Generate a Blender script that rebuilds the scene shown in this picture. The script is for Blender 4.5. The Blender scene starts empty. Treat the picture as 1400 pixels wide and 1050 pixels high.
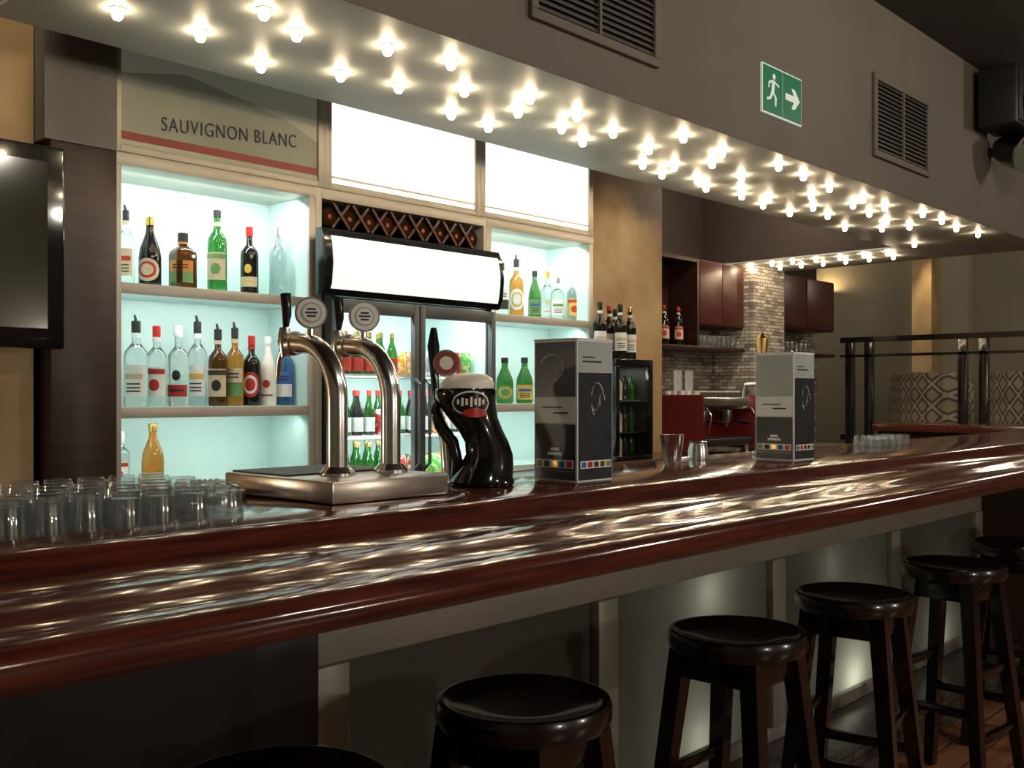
import bpy, bmesh, math, random
from mathutils import Vector, Matrix
random.seed(7)
S=bpy.context.scene
try:
    S.view_settings.view_transform='Standard'
    S.view_settings.look='None'
except Exception as e: print(e)

# ---------------------------------------------------------------- materials
M={}
def mat(name,col,rough=.5,metal=0,col2=None,scale=8,stretch=(1,1,1),bump=0,bscale=None,bstretch=None,trans=0,emis=None,estr=0,coat=0,ior=1.45,detail=6,lo=.35,hi=.65,spec=None,bdist=.01,bdet=2):
    if name in M: return M[name]
    m=bpy.data.materials.new(name); m.use_nodes=True
    nt=m.node_tree; b=nt.nodes['Principled BSDF']
    c=lambda x:(x[0],x[1],x[2],1)
    b.inputs['Base Color'].default_value=c(col)
    b.inputs['Roughness'].default_value=rough
    b.inputs['Metallic'].default_value=metal
    b.inputs['IOR'].default_value=ior
    b.inputs['Transmission Weight'].default_value=trans
    b.inputs['Coat Weight'].default_value=coat
    b.inputs['Coat Roughness'].default_value=.06
    if spec is not None: b.inputs['Specular IOR Level'].default_value=spec
    if emis:
        b.inputs['Emission Color'].default_value=c(emis); b.inputs['Emission Strength'].default_value=estr
    if col2 or bump:
        tc=nt.nodes.new('ShaderNodeTexCoord'); mp=nt.nodes.new('ShaderNodeMapping')
        mp.inputs['Scale'].default_value=stretch
        nt.links.new(tc.outputs['Object'],mp.inputs['Vector'])
        n=nt.nodes.new('ShaderNodeTexNoise'); n.inputs['Scale'].default_value=scale; n.inputs['Detail'].default_value=detail
        nt.links.new(mp.outputs[0],n.inputs['Vector'])
        if col2:
            r=nt.nodes.new('ShaderNodeValToRGB')
            r.color_ramp.elements[0].position=lo; r.color_ramp.elements[1].position=hi
            r.color_ramp.elements[0].color=c(col); r.color_ramp.elements[1].color=c(col2)
            nt.links.new(n.outputs['Fac'],r.inputs[0]); nt.links.new(r.outputs[0],b.inputs['Base Color'])
        if bump:
            mp2=nt.nodes.new('ShaderNodeMapping'); mp2.inputs['Scale'].default_value=bstretch or stretch
            nt.links.new(tc.outputs['Object'],mp2.inputs['Vector'])
            n2=nt.nodes.new('ShaderNodeTexNoise'); n2.inputs['Scale'].default_value=bscale or scale; n2.inputs['Detail'].default_value=bdet
            nt.links.new(mp2.outputs[0],n2.inputs['Vector'])
            bp=nt.nodes.new('ShaderNodeBump'); bp.inputs['Strength'].default_value=bump; bp.inputs['Distance'].default_value=bdist
            nt.links.new(n2.outputs['Fac'],bp.inputs['Height']); nt.links.new(bp.outputs[0],b.inputs['Normal'])
            if coat: nt.links.new(bp.outputs[0],b.inputs['Coat Normal'])
    M[name]=m; return m

bar_wood=mat('bar_mahogany',(.045,.010,.0065),.12,col2=(.10,.022,.012),scale=4,stretch=(1.2,16,16),bump=.18,bscale=6,bstretch=(1.5,5,5),bdist=.004,spec=.5,coat=.1)
top_wood=mat('bar_top_wood',(.06,.016,.009),.12,col2=(.10,.028,.016),scale=4,stretch=(1,9,9),bump=.05,bscale=9,bdist=.004,coat=.2)
dark_wood=mat('dark_wood',(.02,.006,.005),.4,col2=(.033,.011,.008),scale=5,stretch=(1,1,8))
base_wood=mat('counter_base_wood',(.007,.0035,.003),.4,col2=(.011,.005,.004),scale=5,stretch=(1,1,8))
stool_wood=mat('stool_wood',(.0045,.003,.0027),.2,col2=(.009,.0045,.004),scale=6,stretch=(6,6,1),coat=.6)
red_cab=mat('red_cabinet_wood',(.05,.010,.008),.38,col2=(.07,.015,.012),scale=4,stretch=(1,1,6))
bulk_face=mat('bulkhead_paint',(.145,.125,.097),.75,col2=(.17,.146,.112),scale=1.5,bump=.08,bscale=60)
grey_paint=mat('grey_paint',(.17,.165,.165),.75,col2=(.2,.195,.19),scale=1.5,bump=.08,bscale=60)
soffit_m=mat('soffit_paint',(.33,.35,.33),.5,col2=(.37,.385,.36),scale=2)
dark_paint=mat('dark_paint',(.03,.02,.016),.8,col2=(.04,.027,.02),scale=2)
ceil_m=mat('ceiling_paint',(.035,.028,.024),.9,col2=(.045,.036,.03),scale=2)
ochre=mat('ochre_wall',(.30,.18,.085),.6,col2=(.46,.34,.195),scale=2.5,detail=8,bump=.1,bscale=20)
grey_wall=mat('grey_green_wall',(.22,.205,.155),.8,col2=(.26,.24,.185),scale=1)
mint=mat('mint_panel',(.56,.74,.70),.35,col2=(.60,.77,.73),scale=2)
frame_m=mat('champagne_frame',(.46,.43,.37),.38,metal=.15,col2=(.52,.48,.42),scale=3)
alu=mat('brushed_aluminium',(.34,.315,.27),.42,metal=.2,col2=(.38,.35,.30),scale=20,stretch=(1,1,12))
steel=mat('polished_steel',(.80,.79,.78),.2,metal=1,col2=(.85,.84,.82),scale=8)
tray_steel=mat('tray_steel',(.55,.47,.41),.28,metal=.85,col2=(.6,.52,.46),scale=30,stretch=(1,10,1))
black=mat('gloss_black',(.006,.006,.007),.12,col2=(.01,.01,.011),scale=5,coat=.5)
mblack=mat('matt_black',(.012,.012,.012),.5,col2=(.018,.017,.016),scale=5)
white=mat('white_plastic',(.75,.76,.74),.4,col2=(.8,.8,.78),scale=5)
cream=mat('cream_plastic',(.8,.76,.66),.35,col2=(.85,.82,.72),scale=5)
red=mat('red_plastic',(.45,.02,.02),.3,col2=(.55,.03,.02),scale=5)
burg=mat('burgundy_enamel',(.11,.008,.01),.3,col2=(.14,.012,.013),scale=5)
gold=mat('gold_metal',(.8,.5,.15),.25,metal=1,col2=(.85,.55,.2),scale=5)
green_sign=mat('exit_green',(.01,.16,.07),.45,col2=(.012,.18,.08),scale=3,emis=(.01,.25,.1),estr=.10)
white_sign=mat('exit_white',(.7,.78,.72),.45,col2=(.72,.8,.74),scale=3,emis=(.7,.85,.75),estr=.25)
lit_white=mat('lightbox_white',(.85,.87,.82),.4,col2=(.9,.9,.86),scale=1,emis=(.97,1,.95),estr=1.5)
lit_head=mat('fridge_header_lit',(.7,.74,.73),.3,col2=(.76,.79,.78),scale=1,emis=(.90,1,1),estr=.68)
bulb_m=mat('bulb_glow',(1,.85,.6),.3,col2=(1,.86,.62),scale=3,emis=(1,.78,.5),estr=105)
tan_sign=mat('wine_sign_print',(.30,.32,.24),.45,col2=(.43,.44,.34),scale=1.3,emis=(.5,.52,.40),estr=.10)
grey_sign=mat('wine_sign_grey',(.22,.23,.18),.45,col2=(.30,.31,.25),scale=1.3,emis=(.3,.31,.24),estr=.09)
maroon=mat('maroon_print',(.26,.045,.04),.5,col2=(.32,.055,.05),scale=3)
ink=mat('ink',(.02,.02,.03),.5,col2=(.03,.03,.04),scale=3)
screen_m=mat('tv_screen',(.02,.022,.012),.1,col2=(.035,.036,.018),scale=1.2,coat=.3)
clear_g=mat('clear_glass',(.93,.97,.97),.02,trans=1,col2=(.96,.99,.99),scale=2)
green_g=mat('green_glass',(.04,.22,.04),.04,trans=.85,col2=(.05,.28,.05),scale=2)
brown_g=mat('brown_glass',(.12,.04,.01),.04,trans=.7,col2=(.16,.055,.012),scale=2)
dark_g=mat('dark_glass',(.012,.012,.01),.06,trans=.2,col2=(.02,.018,.012),scale=2)
amber_g=mat('amber_spirit',(.65,.28,.05),.04,trans=.85,col2=(.7,.32,.07),scale=2)
blue_g=mat('blue_glass',(.08,.2,.5),.04,trans=.8,col2=(.1,.25,.55),scale=2)
smoke_g=mat('grey_glass',(.55,.62,.66),.04,trans=.85,col2=(.6,.66,.7),scale=2)
def lab(n,a,b,s=14): return mat('label_'+n,a,.5,col2=b,scale=s,lo=.3,hi=.75,detail=3)
l_cream=lab('cream',(.6,.5,.36),(.5,.38,.25)); l_white=lab('white',(.78,.78,.76),(.65,.69,.7))
l_red=lab('red',(.45,.03,.02),(.36,.03,.02)); l_yel=lab('yellow',(.62,.38,.05),(.65,.48,.15)); l_green=lab('green',(.1,.25,.08),(.2,.32,.12))
l_black=lab('black',(.02,.02,.02),(.05,.04,.03)); l_blue=lab('blue',(.03,.1,.4),(.05,.16,.45)); l_org=lab('orange',(.6,.2,.03),(.65,.26,.06))

def node_mat(name,rough=.5):
    m=bpy.data.materials.new(name); m.use_nodes=True; M[name]=m
    nt=m.node_tree; return m,nt,nt.nodes['Principled BSDF']
def nn(nt,t,**kw):
    n=nt.nodes.new(t)
    for k,v in kw.items(): setattr(n,k,v)
    return n
def mosaic(name,c1,c2,mo):
    m,nt,b=node_mat(name); b.inputs['Roughness'].default_value=.25
    tc=nn(nt,'ShaderNodeTexCoord'); sp=nn(nt,'ShaderNodeSeparateXYZ'); cb=nn(nt,'ShaderNodeCombineXYZ')
    nt.links.new(tc.outputs['Object'],sp.inputs[0])
    ad=nn(nt,'ShaderNodeMath',operation='ADD'); nt.links.new(sp.outputs[0],ad.inputs[0]); nt.links.new(sp.outputs[1],ad.inputs[1])
    nt.links.new(ad.outputs[0],cb.inputs[0]); nt.links.new(sp.outputs[2],cb.inputs[1])
    br=nn(nt,'ShaderNodeTexBrick'); nt.links.new(cb.outputs[0],br.inputs['Vector'])
    br.inputs['Scale'].default_value=1; br.inputs['Brick Width'].default_value=.085; br.inputs['Row Height'].default_value=.03
    br.inputs['Mortar Size'].default_value=.003; br.inputs['Color1'].default_value=c1; br.inputs['Color2'].default_value=c2
    br.inputs['Mortar'].default_value=mo
    nt.links.new(br.outputs[0],b.inputs['Base Color']); return m
def planks():
    m,nt,b=node_mat('floor_planks'); b.inputs['Roughness'].default_value=.35
    tc=nn(nt,'ShaderNodeTexCoord')
    br=nn(nt,'ShaderNodeTexBrick'); nt.links.new(tc.outputs['Object'],br.inputs['Vector'])
    br.inputs['Scale'].default_value=1; br.inputs['Brick Width'].default_value=1.4; br.inputs['Row Height'].default_value=.12
    br.inputs['Mortar Size'].default_value=.003; br.inputs['Color1'].default_value=(.26,.10,.05,1); br.inputs['Color2'].default_value=(.38,.16,.08,1)
    br.inputs['Mortar'].default_value=(.03,.012,.008,1)
    mp=nn(nt,'ShaderNodeMapping'); mp.inputs['Scale'].default_value=(1,14,1); nt.links.new(tc.outputs['Object'],mp.inputs[0])
    no=nn(nt,'ShaderNodeTexNoise'); no.inputs['Scale'].default_value=4; no.inputs['Detail'].default_value=6; nt.links.new(mp.outputs[0],no.inputs['Vector'])
    mx=nn(nt,'ShaderNodeMixRGB',blend_type='MULTIPLY'); mx.inputs[0].default_value=.6
    nt.links.new(br.outputs[0],mx.inputs[1]); nt.links.new(no.outputs['Fac'],mx.inputs[2]); nt.links.new(mx.outputs[0],b.inputs['Base Color'])
    return m
def diamond():
    m,nt,b=node_mat('diamond_fabric'); b.inputs['Roughness'].default_value=.85
    tc=nn(nt,'ShaderNodeTexCoord'); sp=nn(nt,'ShaderNodeSeparateXYZ'); nt.links.new(tc.outputs['Object'],sp.inputs[0])
    ad=nn(nt,'ShaderNodeMath',operation='ADD'); nt.links.new(sp.outputs[0],ad.inputs[0]); nt.links.new(sp.outputs[1],ad.inputs[1])
    def fr(src,s):
        a=nn(nt,'ShaderNodeMath',operation='MULTIPLY'); a.inputs[1].default_value=s; nt.links.new(src,a.inputs[0])
        f=nn(nt,'ShaderNodeMath',operation='FRACT'); nt.links.new(a.outputs[0],f.inputs[0])
        q=nn(nt,'ShaderNodeMath',operation='SUBTRACT'); q.inputs[1].default_value=.5; nt.links.new(f.outputs[0],q.inputs[0])
        w=nn(nt,'ShaderNodeMath',operation='ABSOLUTE'); nt.links.new(q.outputs[0],w.inputs[0]); return w.outputs[0]
    t=nn(nt,'ShaderNodeMath',operation='ADD'); nt.links.new(fr(ad.outputs[0],6.5),t.inputs[0]); nt.links.new(fr(sp.outputs[2],4.6),t.inputs[1])
    r=nn(nt,'ShaderNodeValToRGB'); r.color_ramp.interpolation='CONSTANT'
    e=r.color_ramp.elements; e[0].position=0; e[0].color=(.28,.235,.18,1); e[1].position=.30; e[1].color=(.08,.055,.045,1)
    x=e.new(.42); x.color=(.34,.29,.23,1); x=e.new(.58); x.color=(.08,.055,.045,1); x=e.new(.7); x.color=(.28,.235,.18,1)
    nt.links.new(t.outputs[0],r.inputs[0]); nt.links.new(r.outputs[0],b.inputs['Base Color']); return m
def frosted():
    m=bpy.data.materials.new('frosted_glass_panel'); m.use_nodes=True; M['frosted']=m; nt=m.node_tree
    b=nt.nodes['Principled BSDF']; b.inputs['Base Color'].default_value=(.125,.13,.115,1); b.inputs['Roughness'].default_value=.22
    t=nn(nt,'ShaderNodeBsdfTranslucent'); t.inputs[0].default_value=(.85,.86,.78,1)
    mx=nn(nt,'ShaderNodeMixShader'); mx.inputs[0].default_value=.4
    out=nt.nodes['Material Output']; nt.links.new(b.outputs[0],mx.inputs[1]); nt.links.new(t.outputs[0],mx.inputs[2]); nt.links.new(mx.outputs[0],out.inputs[0])
    return m
def pane():
    m=bpy.data.materials.new('door_pane'); m.use_nodes=True; nt=m.node_tree
    t=nn(nt,'ShaderNodeBsdfTransparent'); t.inputs[0].default_value=(.95,.98,.98,1); g=nn(nt,'ShaderNodeBsdfGlossy'); g.inputs['Roughness'].default_value=.03
    mx=nn(nt,'ShaderNodeMixShader'); mx.inputs[0].default_value=.06
    nt.links.new(t.outputs[0],mx.inputs[1]); nt.links.new(g.outputs[0],mx.inputs[2]); nt.links.new(mx.outputs[0],nt.nodes['Material Output'].inputs[0]); return m
def thin_glass():
    m=bpy.data.materials.new('tumbler_glass'); m.use_nodes=True; nt=m.node_tree
    t=nn(nt,'ShaderNodeBsdfTransparent'); t.inputs[0].default_value=(.96,.98,.99,1); g=nn(nt,'ShaderNodeBsdfGlossy'); g.inputs['Roughness'].default_value=.04
    lw=nn(nt,'ShaderNodeLayerWeight'); lw.inputs[0].default_value=.5
    pw=nn(nt,'ShaderNodeMath',operation='POWER'); pw.inputs[1].default_value=2.0; nt.links.new(lw.outputs['Facing'],pw.inputs[0])
    ml=nn(nt,'ShaderNodeMath',operation='MULTIPLY_ADD'); ml.inputs[1].default_value=.7; ml.inputs[2].default_value=.10; nt.links.new(pw.outputs[0],ml.inputs[0])
    mx=nn(nt,'ShaderNodeMixShader'); nt.links.new(ml.outputs[0],mx.inputs[0])
    nt.links.new(t.outputs[0],mx.inputs[1]); nt.links.new(g.outputs[0],mx.inputs[2])
    d=nn(nt,'ShaderNodeBsdfTranslucent'); d.inputs[0].default_value=(.85,.93,.96,1); m2=nn(nt,'ShaderNodeMixShader'); m2.inputs[0].default_value=.05
    nt.links.new(mx.outputs[0],m2.inputs[1]); nt.links.new(d.outputs[0],m2.inputs[2]); nt.links.new(m2.outputs[0],nt.nodes['Material Output'].inputs[0]); return m
mosaic_m=mosaic('mosaic_tile',(.38,.34,.28,1),(.12,.085,.065,1),(.08,.065,.055,1)); mosaic_c=mosaic('mosaic_tile_light',(.58,.54,.46,1),(.18,.155,.135,1),(.10,.085,.07,1))
plinth_m=mosaic('plinth_tile',(.12,.11,.10,1),(.07,.06,.055,1),(.03,.03,.03,1))
plank_m=planks(); diamond_m=diamond(); frosted_m=frosted(); pane_m=pane(); tumb_g=thin_glass()

# ---------------------------------------------------------------- mesh builder
class B:
    def __init__(s,name,loc=(0,0,0),rz=0):
        s.name=name; s.bm=bmesh.new(); s.mats=[]; s.loc=Vector(loc); s.rz=rz
    def mi(s,m):
        if m not in s.mats: s.mats.append(m)
        return s.mats.index(m)
    def box(s,x0,x1,y0,y1,z0,z1,m,bev=0):
        vs=[s.bm.verts.new((x,y,z)) for x in (x0,x1) for y in (y0,y1) for z in (z0,z1)]
        idx=[(0,1,3,2),(4,6,7,5),(0,4,5,1),(2,3,7,6),(0,2,6,4),(1,5,7,3)]
        i=s.mi(m); fs=[]
        for f in idx:
            q=s.bm.faces.new([vs[k] for k in f]); q.material_index=i; fs.append(q)
        if bev:
            es=list({e for f in fs for e in f.edges})
            r=bmesh.ops.bevel(s.bm,geom=es,offset=bev,segments=2,affect='EDGES',profile=.5)
            for f in r['faces']: f.material_index=i
        return vs
    def quadbox(s,p0,p1,w,m,w1=None,rot=0):
        p0=Vector(p0);p1=Vector(p1);w1=w1 or w;d=(p1-p0).normalized()
        a=Vector((math.cos(rot),math.sin(rot),0)); a=(a-d*a.dot(d)).normalized(); b=d.cross(a)
        i=s.mi(m); r=[]
        for p,ww in((p0,w),(p1,w1)):
            r.append([s.bm.verts.new(p+a*sx*ww/2+b*sy*ww/2) for sx,sy in((-1,-1),(1,-1),(1,1),(-1,1))])
        fs=[s.bm.faces.new([r[0][k],r[0][(k+1)%4],r[1][(k+1)%4],r[1][k]]) for k in range(4)]
        fs.append(s.bm.faces.new(r[0][::-1])); fs.append(s.bm.faces.new(r[1]))
        for f in fs: f.material_index=i
    def rings(s,rs,m,cap=True,smooth=True):
        i=s.mi(m); n=len(rs[0]); V=[[s.bm.verts.new(p) for p in r] for r in rs]
        for a,b in zip(V,V[1:]):
            for k in range(n):
                f=s.bm.faces.new([a[k],a[(k+1)%n],b[(k+1)%n],b[k]]); f.material_index=i; f.smooth=smooth
        if cap:
            for r in (V[0][::-1],V[-1]):
                f=s.bm.faces.new(r); f.material_index=i
    def lathe(s,prof,m,c=(0,0,0),seg=20,sq=0):
        rs=[]
        for r,z in prof:
            r=max(r,.0004); ring=[]
            for k in range(seg):
                a=2*math.pi*k/seg; ca,sa=math.cos(a),math.sin(a)
                q=1
                if sq: q=1/((abs(ca)**6+abs(sa)**6)**(1/6))*.9
                ring.append((c[0]+r*ca*q,c[1]+r*sa*q,c[2]+z))
            rs.append(ring)
        s.rings(rs,m)
    def arc(s,r,z0,z1,a0,a1,m,c=(0,0,0),seg=12,r2=None):
        i=s.mi(m); pr=None
        for k in range(seg+1):
            a=a0+(a1-a0)*k/seg
            p=[s.bm.verts.new((c[0]+rr*math.cos(a),c[1]+rr*math.sin(a),c[2]+z)) for z,rr in ((z0,r),(z1,r2 or r))]
            if pr:
                f=s.bm.faces.new([pr[0],p[0],p[1],pr[1]]); f.material_index=i; f.smooth=True
            pr=p
    def oval(s,r,zc,hh,a0,aw,m,c=(0,0,0),n=16):
        i=s.mi(m); pr=None
        for k in range(n+1):
            t=-1+2*k/n; h=hh*math.sqrt(max(0,1-t*t))+.0003; a=a0+aw*t
            p=[s.bm.verts.new((c[0]+r*math.cos(a),c[1]+r*math.sin(a),c[2]+z)) for z in (zc-h,zc+h)]
            if pr:
                f=s.bm.faces.new([pr[0],p[0],p[1],pr[1]]); f.material_index=i; f.smooth=True
            pr=p
    def tube(s,pts,r,m,seg=14,cap=True):
        pts=[Vector(p) for p in pts]; n=len(pts); rs=[]
        if not isinstance(r,(list,tuple)): r=[r]*n
        up=Vector((0,0,1)); prev=None
        for j,p in enumerate(pts):
            d=((pts[min(j+1,n-1)]-pts[max(j-1,0)])).normalized()
            if prev is None:
                a=d.cross(up) if abs(d.z)<.95 else d.cross(Vector((1,0,0)))
            else: a=prev-d*prev.dot(d)
            a.normalize(); prev=a; b=d.cross(a)
            rs.append([p+(a*math.cos(2*math.pi*k/seg)+b*math.sin(2*math.pi*k/seg))*r[j] for k in range(seg)])
        s.rings(rs,m,cap)
    def prism(s,prof,x0,x1,m,axis='x',smooth=False,n=1):
        rs=[]
        for j in range(n+1):
            x=x0+(x1-x0)*j/n
            if axis=='x': rs.append([(x,p[0],p[1]) for p in prof])
            elif axis=='y': rs.append([(p[0],x,p[1]) for p in prof])
            else: rs.append([(p[0],p[1],x) for p in prof])
        s.rings(rs,m,True,smooth)
    def poly(s,pts,m):
        f=s.bm.faces.new([s.bm.verts.new(p) for p in pts]); f.material_index=s.mi(m)
    def disc(s,c,nrm,r,m,th=.004,seg=28):
        c=Vector(c);nrm=Vector(nrm).normalized(); s.tube([c,c+nrm*th],r,m,seg)
    def done(s,parent=None,fix=True):
        if fix: bmesh.ops.recalc_face_normals(s.bm,faces=s.bm.faces)
        me=bpy.data.meshes.new(s.name)
        s.bm.to_mesh(me); s.bm.free()
        for m in s.mats: me.materials.append(m)
        o=bpy.data.objects.new(s.name,me); o.location=s.loc; o.rotation_euler=(0,0,s.rz)
        S.collection.objects.link(o)
        if parent: o.parent=parent
        try: me.set_sharp_from_angle(angle=math.radians(40))
        except Exception as e: pass
        return o
def text_part(txt,x,y,z,w,h,m,parent,name='lettering',slope=0):
    cu=bpy.data.curves.new(name,'FONT'); cu.body=txt; cu.size=1; cu.extrude=.01; cu.align_x='LEFT'; cu.space_character=1.15; cu.offset=-.008
    o=bpy.data.objects.new(name+'_tmp',cu); S.collection.objects.link(o); bpy.context.view_layer.update()
    dg=bpy.context.evaluated_depsgraph_get(); me=bpy.data.meshes.new_from_object(o.evaluated_get(dg))
    bpy.data.objects.remove(o)
    xs=[v.co.x for v in me.vertices]; ys=[v.co.y for v in me.vertices]
    x0,x1,y0,y1=min(xs),max(xs),min(ys),max(ys)
    for v in me.vertices:
        a=(v.co.x-x0)/(x1-x0)*w; b=(v.co.y-y0)/(y1-y0)*h; c=v.co.z*.15
        v.co=(x+a,y-c,z+b+slope*a)
    me.materials.clear(); me.materials.append(m)
    ob=bpy.data.objects.new(name,me); S.collection.objects.link(ob)
    if parent:
        ob.parent=parent; ob.matrix_parent_inverse=Matrix.Translation(parent.location).inverted()
    return ob
def area(name,loc,rot,sx,sy,e,col):
    l=bpy.data.lights.new(name,'AREA'); l.shape='RECTANGLE'; l.size=sx; l.size_y=sy; l.energy=e; l.color=col
    o=bpy.data.objects.new(name,l); o.location=loc; o.rotation_euler=rot; S.collection.objects.link(o); return o
def point(name,loc,e,col,r=.05):
    l=bpy.data.lights.new(name,'POINT'); l.energy=e; l.color=col; l.shadow_soft_size=r
    o=bpy.data.objects.new(name,l); o.location=loc; S.collection.objects.link(o); return o
def spot(name,loc,tgt,e,col,ang=70,r=.05):
    l=bpy.data.lights.new(name,'SPOT'); l.energy=e; l.color=col; l.shadow_soft_size=r; l.spot_size=math.radians(ang); l.spot_blend=.6
    o=bpy.data.objects.new(name,l); o.location=loc; o.rotation_euler=(Vector(tgt)-Vector(loc)).to_track_quat('-Z','Y').to_euler(); S.collection.objects.link(o); return o

# ---------------------------------------------------------------- room
CH=3.45; XJ=5.78
def slab(name,a,m):
    b=B(name); b.box(*a,m); return b.done()
slab('floor',(-3,13.1,-3.6,7.1,-.1,0),plank_m)
slab('ceiling',(-3,13.1,-3.6,7.1,CH,CH+.1),ceil_m)
b=B('wall_back'); b.box(-3,XJ,4.0,5.0,0,CH,ochre); b.box(-3,1.45,3.6,4.0,0,CH,ochre); b.done()
b=B('wall_back_tiled'); b.box(XJ,9.85,4.9,5.05,0,2.44,mosaic_m); b.box(XJ,9.85,4.9,5.05,2.44,CH,dark_paint); b.done()
slab('wall_right',(13,13.1,-3.6,7.1,0,CH),grey_wall)
slab('wall_left',(-3.1,-3,-3.6,5,0,CH),grey_wall)
slab('wall_front',(-3,13,-3.7,-3.6,0,CH),grey_wall)
slab('wall_alcove',(9.85,13,7,7.1,0,CH),grey_wall)
slab('wall_alcove_side',(9.75,9.85,5.05,7.1,0,CH),grey_wall)

# bulkhead with soffit
YF,YR,ZS=2.33,3.18,2.45
b=B('bulkhead')
b.box(1.15,8.5,YF,YR,ZS+.012,CH,bulk_face)
b.box(7.7,8.5,YR,4.9,ZS+.012,CH,dark_paint)
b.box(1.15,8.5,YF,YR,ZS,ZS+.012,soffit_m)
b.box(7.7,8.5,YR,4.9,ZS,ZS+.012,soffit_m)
b.box(1.15,8.5,YF-.006,YF-.0005,ZS-.002,ZS+.02,bulk_face)
b.done()

# bulbs
pts=[(1.39,2.86),(1.65,2.85),(1.68,2.55),(1.945,2.97),(1.85,2.63),(2.19,2.855),(2.126,2.528),(2.418,2.814),(2.364,2.484),(2.61,2.672),(2.79,2.93),(3.03,2.96),(2.84,2.558),(3.486,2.83),(3.15,2.586),(3.456,2.64),(4.03,2.90),(3.73,2.47),(3.25,2.75),(2.95,2.72),(3.8,2.7)]
x=4.12
while x<7.65:
    for y,o in((2.48,0),(2.66,.12),(2.86,.05),(3.0,.2)):
        if random.random()<.8: pts.append((x+o+random.uniform(-.05,.05),y+random.uniform(-.05,.05)))
    x+=.36
y=3.3
while y<4.85:
    pts.append((7.84+random.uniform(-.03,.03),y)); 
    if int(y*10)%2: pts.append((8.1,y+.07))
    y+=.2
b=B('festoon_bulbs')
for (x,y) in pts:
    b.lathe([(.024,ZS-.003),(.024,ZS-.0005)],frame_m,(x,y,0),12)
    b.lathe([(.0,ZS-.034),(.010,ZS-.032),(.0165,ZS-.022),(.0145,ZS-.012),(.009,ZS-.003)],bulb_m,(x,y,0),8)
b.done()

# vents
for x0,x1 in ((2.577,3.33),(5.32,6.09)):
    b=B('air_vent',(x0,YF-.0005,2.61)); w=x1-x0; h=.45; f=.035
    b.box(0,w,-.02,0,0,f,bulk_face,.004); b.box(0,w,-.02,0,h-f,h,bulk_face,.004)
    b.box(0,f,-.02,0,f,h-f,bulk_face,.004); b.box(w-f,w,-.02,0,f,h-f,bulk_face,.004)
    b.box(f,w-f,-.002,-.0005,f,h-f,mblack)
    n=16
    for k in range(n):
        z=f+(h-2*f)*(k+.5)/n
        b.poly([(f,-.017,z-.008),(w-f,-.017,z-.008),(w-f,-.004,z+.006),(f,-.004,z+.006)],bulk_face)
    b.box(w/2-.006,w/2+.006,-.019,-.003,f,h-f,bulk_face)
    b.done()
# exit sign
b=B('exit_sign',(4.13,YF-.001,2.605)); W,H=.375,.225
b.box(0,W,-.012,-.0005,0,H,white_sign,.002)
b.box(.008,W/2-.003,-.014,-.011,.008,H-.008,green_sign); b.box(W/2+.003,W-.008,-.014,-.011,.008,H-.008,green_sign)
def pp(pts,m=white_sign): b.poly([(p[0],-.0148,p[1]) for p in pts],m)
cx=W*.75; pp([(cx-.07,.097),(cx+.01,.097),(cx-.012,.065),(cx+.02,.065),(cx+.07,.1125),(cx+.02,.16),(cx-.012,.16),(cx+.01,.128),(cx-.07,.128)])
pp([(.105+.014*math.cos(a*.6283),.178+.014*math.sin(a*.6283)) for a in range(10)])
for l in ([(.085,.16),(.115,.16),(.105,.10),(.08,.105)],[(.085,.112),(.105,.105),(.13,.085),(.125,.045),(.112,.045),(.113,.078)],[(.08,.112),(.1,.1),(.075,.07),(.04,.06),(.04,.073),(.068,.082)],[(.11,.158),(.115,.148),(.15,.135),(.152,.146)],[(.085,.16),(.09,.15),(.065,.14),(.062,.12),(.05,.12),(.055,.148)]): pp(l)
b.done()

# speaker + spotlight fitting
b=B('wall_speaker',(6.97,YF-.001,3.22))
b.box(-.17,.17,-.28,-.04,-.19,.19,mblack,.02); b.box(-.14,.14,-.29,-.275,-.17,.17,mblack,.01)
b.disc((0,-.288,-.05),(0,-1,0),.085,black,.01); b.disc((0,-.288,.1),(0,-1,0),.035,black,.01); b.box(-.03,.03,-.05,0,-.03,.03,mblack); b.done()
b=B('spotlight_fitting',(7.15,YF-.001,2.94))
b.tube([(0,-.0,0),(0,-.08,0)],.03,mblack); b.tube([(0,-.06,.02),(-.02,-.14,0),(-.10,-.28,-.06)],[.07,.11,.125],black,24); b.tube([(-.10,-.28,-.06),(-.107,-.292,-.065)],.128,steel,24); b.tube([(-.106,-.291,-.064),(-.11,-.296,-.067)],.105,mblack,24); b.done()

# ---------------------------------------------------------------- bar counter
X0,X1=-1.2,8.7
b=B('bar_counter')
nose=[(1.50,1.035),(1.30,1.025),(1.16,1.014),(1.12,1.012),(1.100,1.017),(1.090,1.031),(1.090,1.047),(1.100,1.060),(1.12,1.068),(1.145,1.070),(1.17,1.067),(1.195,1.060),(1.215,1.052),(1.235,1.048),(1.255,1.049),(1.275,1.055),(1.295,1.064),(1.32,1.071),(1.345,1.073),(1.37,1.070),(1.395,1.063),(1.415,1.056),(1.435,1.052),(1.455,1.052),(1.475,1.056),(1.495,1.064),(1.512,1.076),(1.522,1.088),(1.532,1.097),(1.545,1.103),(1.56,1.104),(1.572,1.101),(1.579,1.094),(1.58,1.06)]
b.prism(nose,X0,X1,bar_wood,smooth=True)
b.box(X0,X1,1.581,2.10,1.055,1.10,top_wood,.004)
b.box(X0,X1,2.10,2.115,1.04,1.102,bar_wood,.004)
b.box(8.0,X1,2.117,3.5,1.04,1.10,top_wood,.004)
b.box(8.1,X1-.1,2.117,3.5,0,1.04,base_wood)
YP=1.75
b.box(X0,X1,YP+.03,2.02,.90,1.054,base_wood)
b.box(X0,X1,1.98,2.02,0,.90,base_wood)
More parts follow.
